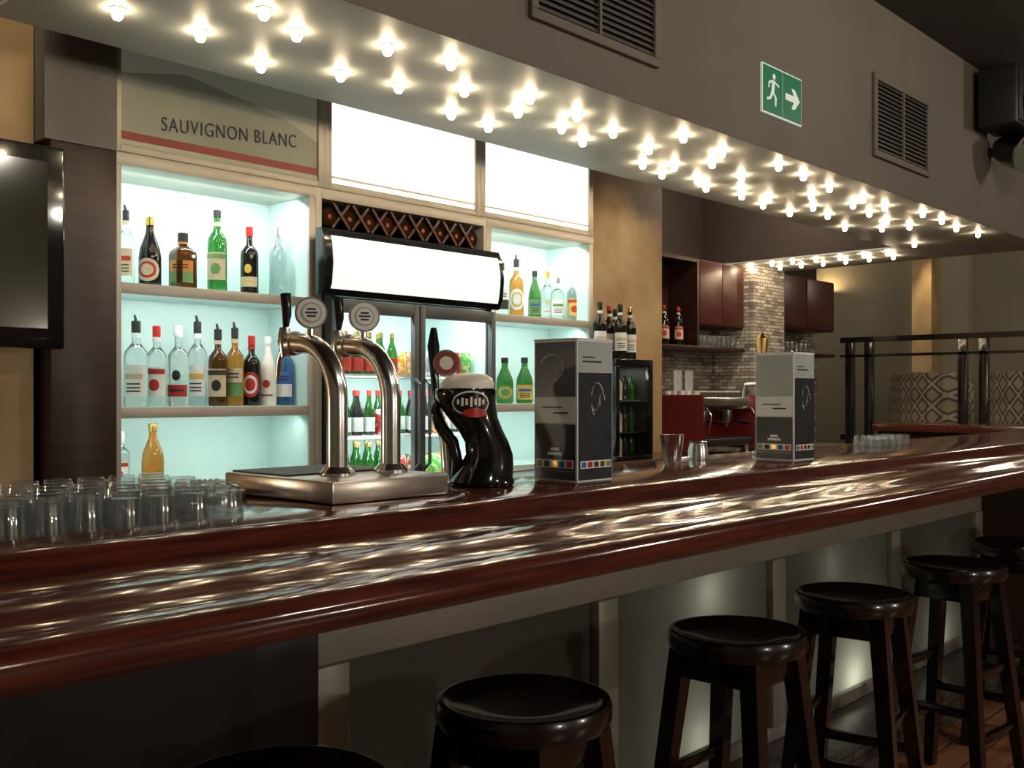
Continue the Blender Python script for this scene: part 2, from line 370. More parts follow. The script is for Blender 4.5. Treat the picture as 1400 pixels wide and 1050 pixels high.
b.box(X0,1.27,YP-.02,1.979,.0,.90,base_wood)
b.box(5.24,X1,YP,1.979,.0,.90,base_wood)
b.box(1.27,5.24,1.52,1.979,0,.14,plinth_m,.006)
b.box(1.27,5.24,1.965,1.979,.14,.90,white)
b.box(1.27,5.24,YP-.01,YP+.03,.765,.90,alu,.006)
b.box(1.27,5.24,YP-.01,YP+.03,.14,.19,alu,.006)
px=(1.31,2.25,3.21,4.2,5.19)
for p in px: b.box(p-.045,p+.045,YP-.018,YP+.028,.191,.765,alu,.006)
for k in range(4): b.box(px[k]+.045,px[k+1]-.045,YP+.008,YP+.014,.191,.764,frosted_m)
for p in px[1:4]: b.box(p-.01,p+.01,YP+.03,1.964,.141,.879,base_wood)
b.box(1.27,5.24,YP+.031,1.964,.88,.899,base_wood)
b.done()
for (x,z,e) in ((2.80,.70,.7),(2.75,.24,.9),(3.85,.22,2.2),(4.75,.22,.9),(3.65,.68,.2)):
    point('panel_lamp',(x,1.86,z),e,(1,.96,.86),.025)

# stools
def stool(x,y,rz):
    b=B('bar_stool',(x,y,0),rz); H=.765; R=.167
    b.lathe([(0,H-.05),(R*.9,H-.05),(R*.97,H-.045),(R,H-.032),(R*1.0,H-.012),(R*.975,H-.002),(R*.93,H),(R*.87,H-.002),(R*.82,H-.009),(R*.5,H-.012),(0,H-.013)],stool_wood,seg=48)
    t,bt=.095,.165
    for sx in(-1,1):
        for sy in(-1,1):
            b.quadbox((sx*bt,sy*bt,0),(sx*t,sy*t,H-.048),.034,stool_wood,.044)
    def at(z): return t+(bt-t)*(1-z/(H-.05))
    for z,hh in ((.68,.055),):
        a=at(z)
        for q in(-1,1):
            b.box(-a,a,q*a-.01,q*a+.01,z-hh/2,z+hh/2,stool_wood,.003); b.box(q*a-.01,q*a+.01,-a,a,z-hh/2,z+hh/2,stool_wood,.003)
    for z,ax in((.22,0),(.30,1),(.42,0)):
        a=at(z)
        for q in(-1,1):
            if ax==0: b.box(-a,a,q*a-.011,q*a+.011,z-.014,z+.014,stool_wood,.003)
            else: b.box(q*a-.011,q*a+.011,-a,a,z-.014,z+.014,stool_wood,.003)
    b.done()
for x,y,r in((.86,1.27,.1),(1.42,1.295,.12),(2.18,1.29,.0),(2.82,1.29,.15),(3.55,1.27,-.1),(4.22,1.27,.2),(4.95,1.27,.05)): stool(x,y,r)

# ---------------------------------------------------------------- back bar cabinet
b=B('back_bar_cabinet')
YC=3.57; YB=3.87; SH=(1.285,1.74)
def unit(x0,x1):
    b.box(x0,x1,YB,YB+.02,.95,2.2,mint)
    b.box(x0,x0+.03,YC+.005,YB,.97,2.2,mint); b.box(x1-.03,x1,YC+.005,YB,.97,2.2,mint)
    b.box(x0,x0+.035,YC-.01,YC+.004,.97,2.17,frame_m,.002); b.box(x1-.035,x1,YC-.01,YC+.004,.97,2.17,frame_m,.002)
    for z in SH:
        b.box(x0+.031,x1-.031,YC+.005,YB-.001,z-.035,z,mint); b.box(x0+.036,x1-.036,YC-.008,YC+.004,z-.04,z,frame_m,.002)
    b.box(x0,x1,YC-.012,YB,2.165,2.21,frame_m,.002)
    b.box(x0,x1,YC-.01,YB,.93,.969,mint)
unit(1.71,2.60); unit(3.63,4.48)
b.box(2.60,2.63,YC-.01,YB,.2,2.21,frame_m); b.box(3.61,3.628,YC-.01,YB,.2,2.21,frame_m)
b.box(2.63,3.61,YC-.012,YB,2.165,2.21,frame_m,.002)
b.box(2.63,3.61,YC+.02,YB,2.03,2.05,dark_wood); b.box(2.63,3.61,YB-.02,YB,2.05,2.165,dark_wood)
b.box(1.71,2.60,3.35,YB,0,.929,dark_wood); b.box(3.63,4.48,3.35,YB,0,.929,dark_wood)
b.box(1.475,1.709,3.52,3.98,0,2.2,dark_wood,.004); b.box(1.455,1.709,3.52,3.98,2.201,3.44,grey_paint)
b.box(1.71,4.48,YC+.02,YB,2.211,3.3,frame_m)
for x0,x1 in((1.71,2.65),(2.65,3.59),(3.59,4.48)):
    for a in ((x0,x0+.035,2.212,2.85),(x1-.035,x1,2.212,2.85)): b.box(a[0],a[1],YC-.01,YC+.019,a[2],a[3],frame_m,.002)
    b.box(x0+.035,x1-.035,YC-.01,YC+.019,2.212,2.24,frame_m,.002); b.box(x0+.035,x1-.035,YC-.01,YC+.019,2.82,2.85,frame_m,.002)
cab=b.done()
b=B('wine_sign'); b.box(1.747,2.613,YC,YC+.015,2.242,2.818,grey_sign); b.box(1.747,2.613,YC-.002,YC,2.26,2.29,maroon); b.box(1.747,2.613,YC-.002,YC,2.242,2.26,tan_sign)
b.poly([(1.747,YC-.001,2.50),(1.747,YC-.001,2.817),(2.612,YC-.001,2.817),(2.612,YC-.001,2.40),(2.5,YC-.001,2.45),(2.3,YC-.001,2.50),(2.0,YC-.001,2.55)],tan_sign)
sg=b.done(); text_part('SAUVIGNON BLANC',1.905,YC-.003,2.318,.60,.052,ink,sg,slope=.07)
for x0,x1 in((2.687,3.553),(3.627,4.443)):
    b=B('illuminated_sign'); b.box(x0,x1,YC,YC+.015,2.242,2.818,lit_white); b.box(x0,x1,YC-.002,YC,2.262,2.272,cream); b.done()
for x0,x1 in((1.71,2.60),(3.63,4.48)):
    for z,e in((2.15,4.4),(1.695,1.8),(1.235,1.2)):
        area('shelf_strip_light',((x0+x1)/2,YC+.05,z),(math.radians(25),0,0),x1-x0-.12,.03,e,(.93,1,.98))

# wine rack
b=B('wine_rack')
for k in range(9):
    x=2.69+.108*k; z=2.10
    b.tube([(x,YC+.02,z),(x,YB-.04,z)],.042,dark_g,18); b.disc((x,YC+.02,z),(0,-1,0),.03,brown_g,.004,18); b.disc((x,YC+.016,z),(0,-1,0),.010,maroon,.003,12)
    if k<8:
        b.quadbox((x+.054-.045,YC+.012,2.052),(x+.054+.045,YC+.012,2.16),.012,red_cab); b.quadbox((x+.054+.045,YC+.006,2.052),(x+.054-.045,YC+.006,2.16),.012,red_cab)
b.done()

# ---------------------------------------------------------------- bottles
nb=0
def bottle(x,y,z,h,r,kind,g,lb=None,cap=mblack,name='liquor_bottle',band=None,into=None,style=None):
    global nb
    b=into or B(name,(x,y,z)); c=(x,y,z) if into else (0,0,0); sq=0
    if kind=='wine': pr=[(0,0),(r*.9,0),(r,.01),(r,.6*h),(r*.93,.65*h),(r*.7,.70*h),(r*.42,.75*h),(r*.36,.80*h),(r*.34,.93*h)]; ct=.93; cr=.40; l0,l1=.15,.48
    elif kind=='slope': pr=[(0,0),(r*.92,0),(r,.01),(r,.42*h),(r*.9,.55*h),(r*.6,.68*h),(r*.38,.78*h),(r*.34,.9*h)]; ct=.9; cr=.42; l0,l1=.08,.40
    elif kind=='squat': pr=[(0,0),(r*.95,0),(r,.01),(r,.60*h),(r*.92,.68*h),(r*.5,.75*h),(r*.33,.78*h),(r*.33,.86*h)]; ct=.86; cr=.42; l0,l1=.12,.5; sq=1
    else: pr=[(0,0),(r*.95,0),(r,.01),(r,.58*h),(r*.94,.64*h),(r*.6,.70*h),(r*.36,.74*h),(r*.33,.88*h)]; ct=.88; cr=.40; l0,l1=.12,.48
    seg=12 if into else 20
    b.lathe(pr,g,c,seg,sq)
    b.lathe([(r*cr,ct*h-.02*h),(r*cr,h*.99),(r*cr*.8,h)],cap,c,12)
    if cap is mblack and kind=='spirit' and not into:
        b.tube([(c[0],c[1],c[2]+h*.99),(c[0]-.006,c[1],c[2]+h*1.07)],[.007,.004],mblack,8)
    a=math.radians(-132); nb+=1
    if lb and into: b.arc(r+.0012,l0*h,l1*h,a-1.25,a+1.25,lb,c)
    if lb and not into:
        st=style if style is not None else [2,1,3,0,2,4][nb%6]; band=band or [l_green,l_red,l_black,l_yel,l_blue,l_cream][nb%6]
        if band is lb: band=l_black
        R1=r+.0012; R2=r+.0022; R3=r+.003; zc=(l0+l1)/2*h; hh=(l1-l0)*h/2
        if st==0:
            b.oval(R1,zc,hh,a,1.15,lb,c); b.oval(R2,zc,hh*.72,a,.8,band,c); b.oval(R3,zc,hh*.5,a,.55,lb,c)
        elif st==1:
            b.arc(R1,zc-hh,zc+hh,a-1.1,a+1.1,lb,c); b.arc(R2,zc+hh*.55,zc+hh*.9,a-1.1,a+1.1,band,c); b.oval(R2,zc-hh*.2,hh*.4,a,.5,band,c)
        elif st==2:
            b.arc(R1,zc-hh,zc+hh,a-1.1,a+1.1,lb,c)
            b.arc(R2,zc+.1*hh,zc+hh*.45,a-.8,a+.8,band,c,8)
            for q in(-.25,-.5,-.72): b.arc(R2,zc+q*hh,zc+(q+.09)*hh,a-.6,a+.6,ink,c,6)
        elif st==4:    # narrow bottom label with emblem above
            b.arc(R1,zc-hh,zc-hh*.2,a-1.1,a+1.1,lb,c); b.oval(R1,zc+hh*.45,hh*.35,a,.4,band,c); b.arc(R2,zc-hh*.65,zc-hh*.5,a-.7,a+.7,band,c,8)
        else:
            b.arc(R1,zc-hh,zc,a-1.1,a+1.1,band,c); b.arc(R1,zc,zc+hh,a-1.1,a+1.1,lb,c)
            for q in(.3,.55): b.arc(R2,zc+q*hh,zc+(q+.1)*hh,a-.6,a+.6,ink,c,6)
        if kind!='slope' and st!=4: b.arc(r*.36+.002,.80*h,.85*h,a-1.4,a+1.4,lb,c,8)
    if not into: return b.done(fix=True)
YS=3.69
def bx(u,Y=YS):
    k=(u-700)/1400; return Y*(.731+.682*k)/(.682-.731*k)
T=SH[1]+.001; L=SH[0]+.001
D=dict
for a,kw in [((172,YS,T,.285,.031,'spirit',clear_g,l_cream,mblack),D(style=2)),((205,YS,T,.27,.042,'slope',dark_g,l_cream,gold),D(style=0,band=l_red)),((250,YS,T,.225,.049,'squat',brown_g,l_org,mblack),D(style=3,band=l_green)),
          ((297,YS,T,.335,.039,'wine',green_g,l_cream,mblack),D(style=1,band=l_green)),((341,YS,T,.285,.037,'spirit',dark_g,l_cream,red),D(style=4,band=l_yel)),((380,YS,T,.30,.036,'spirit',smoke_g,None,steel),{}),((402,3.76,T,.30,.036,'spirit',smoke_g,None,steel),{}),
          ((186,YS,L,.325,.043,'spirit',clear_g,l_white,mblack),D(style=2,band=l_cream)),((214,YS,L,.31,.038,'spirit',clear_g,l_white,red),D(style=1,band=l_red)),((244,YS,L,.315,.041,'spirit',clear_g,l_red,white),D(style=4,band=l_red)),((270,3.74,L,.34,.038,'spirit',clear_g,l_white,mblack),D(style=2,band=l_yel)),
          ((298,YS,L,.31,.038,'spirit',brown_g,l_cream,mblack),D(style=1,band=l_black)),((321,YS,L,.32,.036,'spirit',amber_g,l_cream,mblack),D(style=3,band=l_green)),((344,YS,L,.29,.037,'spirit',dark_g,l_red,red),D(style=0,band=l_white)),((366,YS,L,.29,.036,'slope',cream,l_white,white),D(style=4,band=l_red)),((389,YS,L,.30,.036,'spirit',blue_g,l_blue,white),D(style=3,band=l_white)),((409,3.77,L,.3,.034,'spirit',dark_g,l_white,mblack),{})]:
    bottle(bx(a[0],a[1]),*a[1:],**kw)
bottle(bx(209),YS,.971,.25,.042,'slope',amber_g,l_yel,gold,style=4,band=l_org)
bottle(bx(176),3.75,.971,.22,.032,'spirit',clear_g,l_white,white)
for a in [(686,YS,T,.28,.038,'spirit',clear_g,l_white,mblack),(706,YS,T,.31,.039,'spirit',amber_g,l_white,mblack),(731,YS,T,.26,.036,'slope',green_g,l_green,mblack),(748,3.77,T,.28,.036,'spirit',clear_g,l_white,gold),(762,YS,T,.24,.038,'spirit',clear_g,l_white,steel),(784,YS,T,.27,.036,'spirit',clear_g,l_yel,white),(799,YS,T,.29,.034,'spirit',smoke_g,l_white,mblack),
          (690,YS,L,.24,.046,'slope',green_g,l_green,mblack),(717,YS,L,.245,.046,'slope',green_g,l_yel,mblack),(745,3.72,L,.24,.04,'spirit',green_g,l_green,mblack)]:
    bottle(bx(a[0],a[1]),*a[1:])

# ---------------------------------------------------------------- fridge
e=bpy.data.objects.new('beverage_fridge',None); S.collection.objects.link(e); e.location=(3.11,3.7,0)
def pdone(b):
    o=b.done(); o.parent=e; o.matrix_parent_inverse=Matrix.Translation(e.location).inverted(); return o
b=B('body'); fx0,fx1=2.635,3.605
b.box(fx0,fx0+.02,3.50,3.98,.1,2.0,mblack); b.box(fx1-.02,fx1,3.50,3.98,.1,2.0,mblack); b.box(fx0+.02,fx1-.02,3.97,3.98,.1,2.0,mblack)
b.box(fx0+.021,fx0+.035,3.51,3.95,.4,1.74,mint); b.box(fx1-.035,fx1-.021,3.51,3.95,.4,1.74,mint); b.box(fx0+.021,fx1-.021,3.951,3.965,.4,1.74,mint)
b.box(fx0+.02,fx1-.02,3.50,3.96,1.741,2.0,mblack); b.box(fx0+.02,fx1-.02,3.50,3.96,.1,.39,mblack)
for z in (.72,.93,1.15,1.42): b.box(fx0+.036,fx1-.036,3.55,3.95,z-.012,z,white)
pdone(b)
b=B('header')
pr=[(3.50,1.745),(3.46,1.745),(3.435,1.79),(3.425,1.88),(3.435,1.97),(3.46,2.025),(3.50,2.025)]
b.prism(pr,2.555,3.615,black)
pr2=[(3.4385,1.772),(3.431,1.80),(3.4225,1.86),(3.4215,1.90),(3.428,1.95),(3.440,1.992),(3.45,1.992),(3.45,1.772)]
b.prism(pr2,2.59,3.585,lit_head)
pdone(b)
b=B('doors'); mid=3.11
dgrey=mat('fridge_trim',(.06,.065,.07),.4,col2=(.08,.085,.09),scale=5)
for x0,x1 in((fx0,mid-.004),(mid+.004,fx1)):
    b.box(x0,x0+.03,3.47,3.499,.4,1.735,dgrey,.004); b.box(x1-.03,x1,3.47,3.499,.4,1.735,dgrey,.004)
    b.box(x0+.03,x1-.03,3.47,3.499,1.68,1.735,dgrey,.004); b.box(x0+.03,x1-.03,3.47,3.499,.4,.45,dgrey,.004)
    b.box(x0+.03,x1-.03,3.48,3.484,.45,1.68,pane_m)
for x in(mid-.03,mid+.03): b.tube([(x,3.469,1.0),(x,3.44,1.02),(x,3.44,1.38),(x,3.469,1.4)],.008,dgrey,8)
pdone(b)
b=B('stock')
cans=[mat('can_red',(.55,.03,.03),.3,metal=.3,col2=(.7,.6,.6),scale=40,lo=.5,hi=.55),mat('can_green',(.08,.4,.08),.3,metal=.2,col2=(.6,.7,.3),scale=40,lo=.5,hi=.55),mat('can_orange',(.8,.3,.03),.3,metal=.2,col2=(.85,.7,.4),scale=40,lo=.5,hi=.55),mat('can_silver',(.6,.65,.7),.3,metal=.3,col2=(.2,.35,.6),scale=40,lo=.5,hi=.55)]
for z,kinds in((.721,'o'),(.931,'b'),(1.151,'m'),(1.421,'t')):
    for k in range(13):
        x=fx0+.085+k*.0665
        if abs(x-mid)<.02: continue
        for yy in (3.60,3.70):
            if kinds in 'bt' and k<6: bottle(x,yy,z,.19,.027,'slope',green_g,l_yel if kinds=='b' else l_red,gold,into=b)
            elif kinds=='m' and k%5!=4: bottle(x,yy,z,.2,.027,'slope',[dark_g,green_g][k%2],l_white,red,into=b)
            else:
                m=cans[(k//2+('obmt'.index(kinds)))%4]
                b.lathe([(0,0),(.024,0),(.03,.008),(.03,.10),(.024,.115),(0,.115)],m,(x,yy,z),14)
pdone(b)
for z,en in ((1.735,4.0),(1.40,2.6),(1.135,2.2)):
    for xx in (2.87,3.36):
        area('fridge_light',(xx,3.53,z),(math.radians(30),0,0),.38,.02,en,(.92,1,1))

# TV
b=B('television',(.94,3.40,1.81))
b.box(-.52,.52,-.03,.04,-.33,.33,black,.01); b.box(-.46,.46,-.036,-.029,-.265,.275,screen_m); b.box(-.1,.1,.04,.199,-.08,.08,mblack); b.done()

# ---------------------------------------------------------------- taps
b=B('beer_tap_tower',(1.46,1.92,1.10))
b.box(-.165,.165,-.204,.21,.002,.05,tray_steel,.006)
b.box(-.15,.15,-.02,.2,.0505,.054,mblack)
for dx in(-.05,.105):
    y0=-.07
    b.lathe([(0,.05),(.04,.05),(.04,.056),(.028,.07)],steel,(dx,y0,0),24)
    p=[(dx,y0,.05),(dx,y0,.15),(dx,y0,.22)]
    for k in range(1,9):
        a=math.pi/2*k/8; p.append((dx,y0+.13*(1-math.cos(a)),.22+.13*math.sin(a)))
    p.append((dx,y0+.16,.352))
    b.tube(p,.0235,steel,22)
    b.tube([(dx,y0+.155,.352),(dx,y0+.17,.35)],.028,steel,20)
    b.tube([(dx,y0+.16,.355),(dx,y0+.215,.355)],.013,steel,14); b.lathe([(0,.32),(.012,.32),(.016,.345),(.018,.37),(.014,.39),(0,.392)],steel,(dx,y0+.20,0),16)
    b.tube([(dx,y0+.205,.345),(dx,y0+.225,.31),(dx,y0+.23,.27)],[.010,.008,.007],steel,12)
    b.tube([(dx,y0+.20,.39),(dx,y0+.195,.42),(dx,y0+.20,.47)],[.007,.011,.013],black,12)
    b.tube([(dx,y0+.10,.35),(dx,y0+.10,.385)],.008,steel,10)
    c=Vector((dx,y0+.10,.418)); nr=Vector((-.5,-.85,.05)).normalized()
    b.disc(c,nr,.037,steel,.012); b.disc(c+nr*.0121,nr,.033,white,.002); b.disc(c+nr*.0142,nr,.024,frame_m,.001); b.disc(c+nr*.0153,nr,.020,white,.001)
    sd=nr.cross(Vector((0,0,1))).normalized(); up=sd.cross(nr)
    for q,wd in((.008,.010),(.0,.014),(-.008,.010)):
        cc=c+nr*.0166+up*q; b.poly([cc-sd*wd-up*.0022,cc+sd*wd-up*.0022,cc+sd*wd+up*.0022,cc-sd*wd+up*.0022],ink)
b.done()

LD=Vector((-.682,.731,0))
b=B('stout_tap_tower',(1.85,1.83,1.10))
prof=[(.003,0,.080),(.012,0,.083),(.02,0,.078),(.05,-.012,.068),(.08,-.018,.060),(.11,-.012,.056),(.14,.004,.057),(.17,.022,.063),(.20,.036,.071),(.225,.042,.077),(.24,.042,.078),(.246,.042,.076)]
def ring(z,o,r,n=28): return [(LD.x*o+r*math.cos(2*math.pi*k/n),LD.y*o+r*math.sin(2*math.pi*k/n),z) for k in range(n)]
b.rings([ring(*p) for p in prof],black)
b.rings([ring(*p) for p in [(.2465,.040,.070),(.258,.038,.069),(.272,.034,.060),(.282,.03,.042),(.286,.028,.015)]],cream)
fp=[LD*.112+Vector((0,0,.215)),LD*.12+Vector((0,0,.19)),LD*.105+Vector((0,0,.15)),LD*.075+Vector((0,0,.11)),LD*.062+Vector((0,0,.06)),LD*.07+Vector((0,0,.02))]
b.tube(fp,[.008,.014,.016,.016,.014,.010],black,12)
q=math.atan2(-.682,-.731)+.2
c0=(LD.x*.040,LD.y*.040,0)
b.oval(.0805,.210,.030,q,.62,cream,c0,18); b.oval(.0815,.210,.026,q,.56,black,c0,18)
for i,(aa,hh) in enumerate([(-.4,.006),(-.27,.010),(-.14,.008),(0,.012),(.13,.008),(.26,.010),(.38,.006)]): b.arc(.0825,.213-hh,.213+hh,q+aa-.04,q+aa+.035,cream,c0,2)
b.oval(.0825,.186,.011,q+.12,.4,red,c0,10)
b.tube([(.0,.12,.003),(.0,.13,.1),(.01,.18,.2)],[.02,.018,.014],steel,14)
b.tube([(.01,.18,.19),(.01,.19,.30),(.012,.195,.36),(.013,.195,.41)],[.009,.012,.017,.008],black,14)
nr=Vector((-.6,-.75,0)).normalized(); c=Vector((.03,.165,.315))
b.disc(c,nr,.036,steel,.01); b.disc(c+nr*.0101,nr,.03,maroon,.002); b.disc(c+nr*.0122,nr,.018,cream,.001)
b.done()

b=B('lager_tap',(3.566,2.0,1.10))
b.lathe([(0,.001),(.04,.001),(.04,.012),(.02,.02),(.018,.28),(.022,.3),(0,.31)],steel,seg=20); b.tube([(0,-.02,.27),(0,.07,.27),(0,.08,.22)],[.012,.01,.008],steel); b.lathe([(.006,.31),(.01,.34),(.02,.42),(.022,.45),(0,.475)],gold,seg=16); b.done()

# menu boxes
def menu(x,y):
    e=B('menu_box',(x,y,1.101)); W=.15; H=.375
    sil=mat('menu_silver',(.33,.36,.35),.35,col2=(.45,.48,.46),scale=3); dk=mat('menu_charcoal',(.022,.024,.03),.35,col2=(.035,.037,.045),scale=6)
    e.box(0,W,0,W,0,H,white,.002)
    o=.0012
    def fl(y0,y1,z0,z1,m,k=1): e.poly([(-o*k,y0,z0),(-o*k,y1,z0),(-o*k,y1,z1),(-o*k,y0,z1)],m)
    def fr(x0,x1,z0,z1,m,k=1): e.poly([(x0,-o*k,z0),(x1,-o*k,z0),(x1,-o*k,z1),(x0,-o*k,z1)],m)
    fl(.005,W-.005,.225,H-.006,mat('menu_slate',(.05,.06,.07),.3,col2=(.09,.10,.115),scale=5) if x<3 else sil); fl(.005,W-.005,.155,.222,white); fl(.005,W-.005,.03,.152,dk); fl(.005,W-.005,.006,.028,dk)
    fl(.01,W-.01,.036,.058,cream,2)
    for k in range(5): fl(.015+k*.026,.033+k*.026,.039,.055,[red,l_blue,gold,ink,l_green][k],3)
    fr(.004,W-.004,.29,H-.004,sil); fr(.004,W-.004,.006,.288,dk); fr(.01,W-.01,.036,.056,cream,2)
    for k in range(5): fr(.015+k*.026,.033+k*.026,.039,.053,[l_blue,red,ink,gold,l_green][k],3)
    fr(.02,.10,.315,.319,ink,2); fr(.02,.07,.327,.330,ink,2)
    fl(.05,.10,.07,.078,white,2); fl(.06,.09,.082,.09,white,2)
    fl(.03,.08,.18,.184,ink,2); fl(.05,.12,.195,.198,ink,2)
    for c0,R,a0,a1 in((.08,.045,.3,4.2),(.07,.028,2,6),(.1,.018,0,4)):
        pr=None
        for k in range(21):
            a=a0+(a1-a0)*k/20; p=(c0+R*.6*math.cos(a),.215+R*math.sin(a)); 
            if pr: e.poly([(pr[0],-o*2,pr[1]),(p[0],-o*2,p[1]),(p[0]+.003,-o*2,p[1]+.002),(pr[0]+.003,-o*2,pr[1]+.002)],frame_m)
            pr=p
    for k in range(20):
        a=.4+k*.2; p=(.085+.04*math.cos(a),.30+.035*math.sin(a)); a2=a+.2; p2=(.085+.04*math.cos(a2),.30+.035*math.sin(a2))
        e.poly([(-o*2,p[0],p[1]),(-o*2,p2[0],p2[1]),(-o*2,p2[0]+.003,p2[1]+.002),(-o*2,p[0]+.003,p[1]+.002)],frame_m)
    e.box(-.001,W+.001,-.001,W+.001,H,H+.003,white)
    e.done(fix=False)
menu(2.06,1.69); menu(3.25,1.70)

# tumblers
def tumbler(cx,cy,h=.064,r=.030,z=0):
    b.lathe([(0,h),(r*.80,h*1.0),(r*.86,h*.9),(r,.0),(r*.93,.0),(r*.78,h*.78),(.0,h*.76)],tumb_g,(cx,cy,z),18)
b=B('drinking_glasses',(0.6,1.85,1.1005))
for i in range(20):
    for j in range(6):
        x=-.55+i*.066+(j%2)*.025+random.uniform(-.003,.003); y=-.145+j*.066+random.uniform(-.003,.003)
        if x<.56-(.02*(5-j)) and x<.49: tumbler(x,y)
b.done()
b=B('drinking_glasses',(4.7,2.0,1.1005))
for i in range(5):
    for j in range(2): tumbler(-.2+i*.075,-.05+j*.075,h=.045,r=.033)
b.done()
b=B('bar_utensil_tray',(1.22,2.04,1.1005)); b.box(-.07,.04,-.06,.05,0,.02,steel,.004)
for k in range(5): b.tube([(-.06+k*.02,-.06,.025),(-.03+k*.015,.05,.035)],.005,steel,8)
b.done()
b=B('steel_shaker',(2.98,2.02,1.1005)); b.lathe([(0,0),(.03,0),(.042,.09),(.044,.092),(.04,.092),(.028,.004),(0,.004)],steel,seg=24); b.done()
b=B('steel_jug',(3.1,1.99,1.1005)); b.lathe([(0,0),(.035,0),(.036,.03),(.03,.06),(.033,.065),(.026,.06),(0,.01)],steel,seg=24); b.tube([(.035,0,.015),(.06,0,.03),(.035,0,.055)],.004,steel,8); b.done()

# ---------------------------------------------------------------- wine fridge with bottles on top
b=B('back_counter'); b.box(4.49,5.6,3.35,3.99,0,.91,dark_wood); b.box(4.49,5.6,3.32,3.99,.911,.95,top_wood,.004)
b.box(XJ+.01,9.25,4.2,4.89,0,.83,dark_wood); b.box(XJ+.01,9.25,4.15,4.89,.831,.87,steel,.004); b.done()
b=B('wine_fridge',(4.68,3.42,.951)); w=.175
b.box(-w,w,.03,.45,0,.03,mblack); b.box(-w,w,.03,.45,.55,.58,mblack); b.box(-w,-w+.02,.03,.45,.03,.55,mblack); b.box(w-.02,w,.03,.45,.03,.55,mblack); b.box(-w+.02,w-.02,.43,.45,.03,.55,dark_paint)
b.box(-w,w,0,.03,.0,.04,black,.004); b.box(-w,w,0,.03,.54,.58,black,.004); b.box(-w,-w+.035,0,.03,.04,.54,black,.004); b.box(w-.035,w,0,.03,.04,.54,black,.004)
b.box(-w+.035,w-.035,.01,.014,.04,.54,pane_m)
for z in(.17,.35): b.box(-w+.021,w-.021,.04,.42,z-.008,z,steel)
for z in(.031,.171,.351):
    for k in range(5): b.lathe([(0,0),(.024,0),(.024,.09),(.01,.12),(.01,.14),(0,.14)],[dark_g,green_g,l_cream][k%3],(-.12+k*.06,.12,z),12)
b.done()
area('fridge_light',(4.68,3.60,1.49),(0,0,0),.2,.2,1.0,(1,.95,.85))
for k,(u,yy) in enumerate([(820,3.5),(833,3.6),(848,3.5),(861,3.58),(841,3.72)]):
    bottle(bx(u,yy),yy,1.532,.31,.037,'wine',dark_g,l_white,[mblack,red,mblack,gold,mblack][k],'wine_bottle',l_cream,style=2)

# ---------------------------------------------------------------- overhead cabinets
b=B('overhead_cabinet')
b.box(7.15,7.86,4.6,4.89,1.90,2.44,red_cab)
b.box(7.16,7.50,4.58,4.599,1.91,2.43,red_cab,.004); b.box(7.51,7.85,4.58,4.599,1.91,2.43,red_cab,.004)
b.box(6.45,7.86,4.58,4.89,1.70,1.73,dark_wood,.003); b.box(6.45,6.48,4.58,4.89,1.731,2.41,dark_wood); b.box(6.45,7.149,4.58,4.89,2.41,2.44,dark_wood); b.box(6.48,7.149,4.87,4.89,1.731,2.41,dark_wood)
b.box(7.12,7.149,4.58,4.87,1.731,2.41,dark_wood)
b.done()
b=B('overhead_cabinet'); b.box(8.43,9.6,4.6,4.89,1.95,2.44,red_cab); b.box(8.45,9.0,4.58,4.599,1.96,2.43,red_cab,.004); b.box(9.02,9.58,4.58,4.599,1.96,2.43,red_cab,.004); b.box(8.43,9.6,4.58,4.89,1.70,1.73,dark_wood,.003); b.done()
b=B('mosaic_column'); b.box(7.87,8.42,4.5,4.89,.871,3.44,mosaic_c); b.done()
b=B('hanging_wine_glasses')
def stem(cx,cy,z): b.lathe([(0,.0),(.026,.0),(.034,.05),(.03,.10),(.028,.10),(.03,.05),(.02,.01),(0,.008)],tumb_g,(cx,cy,z),14)
for i in range(9):
    for j in range(2): stem(7.2+i*.076,4.66+.1*j,1.731)
for i in range(8): stem(8.55+i*.09,4.68,1.731)
b.done()
for k,xx in enumerate((6.76,6.86,6.96,7.06)): bottle(xx,4.66+.06*(k%2),1.731,.31,.037,'wine',dark_g,l_cream,[red,mblack,red,red][k],'wine_bottle',l_red,style=1)
# espresso machine
b=B('espresso_machine',(7.02,4.48,.871))
b.box(-.38,.38,-.25,.3,.06,.12,mblack,.01); b.box(-.38,.38,.0,.3,.12,.44,burg,.02); b.box(-.38,.38,-.25,.0,.34,.44,steel,.02)
b.box(-.40,-.375,-.27,.3,.03,.46,burg,.01); b.box(.375,.40,-.27,.3,.03,.46,burg,.01)
b.box(-.36,.36,-.24,-.0,.12,.13,steel)
for x in(-.18,.18):
    b.lathe([(0,.24),(.035,.24),(.04,.27),(.04,.34),(0,.34)],steel,(x,-.13,0),18); b.tube([(x,-.16,.255),(x,-.32,.24)],[.01,.014],black,10); b.tube([(x,-.13,.24),(x,-.13,.2)],.01,steel,8)
for x in(-.33,.33): b.tube([(x,-.26,.36),(x,-.3,.3),(x,-.28,.17)],.006,steel,8)
for x in(-.36,.36):
    for y in(-.2,.25): b.lathe([(0,0),(.02,0),(.02,.06),(0,.06)],steel,(x,y,0),10)
b.box(-.36,.36,.28,.29,.44,.48,steel); b.box(-.36,.36,-.23,-.22,.44,.48,steel)
for i in range(8):
    for j in range(3): b.lathe([(0,0),(.018,0),(.03,.05),(.026,.05),(0,.01)],white,(-.31+i*.085,-.15+j*.13,.441),12)
b.done()
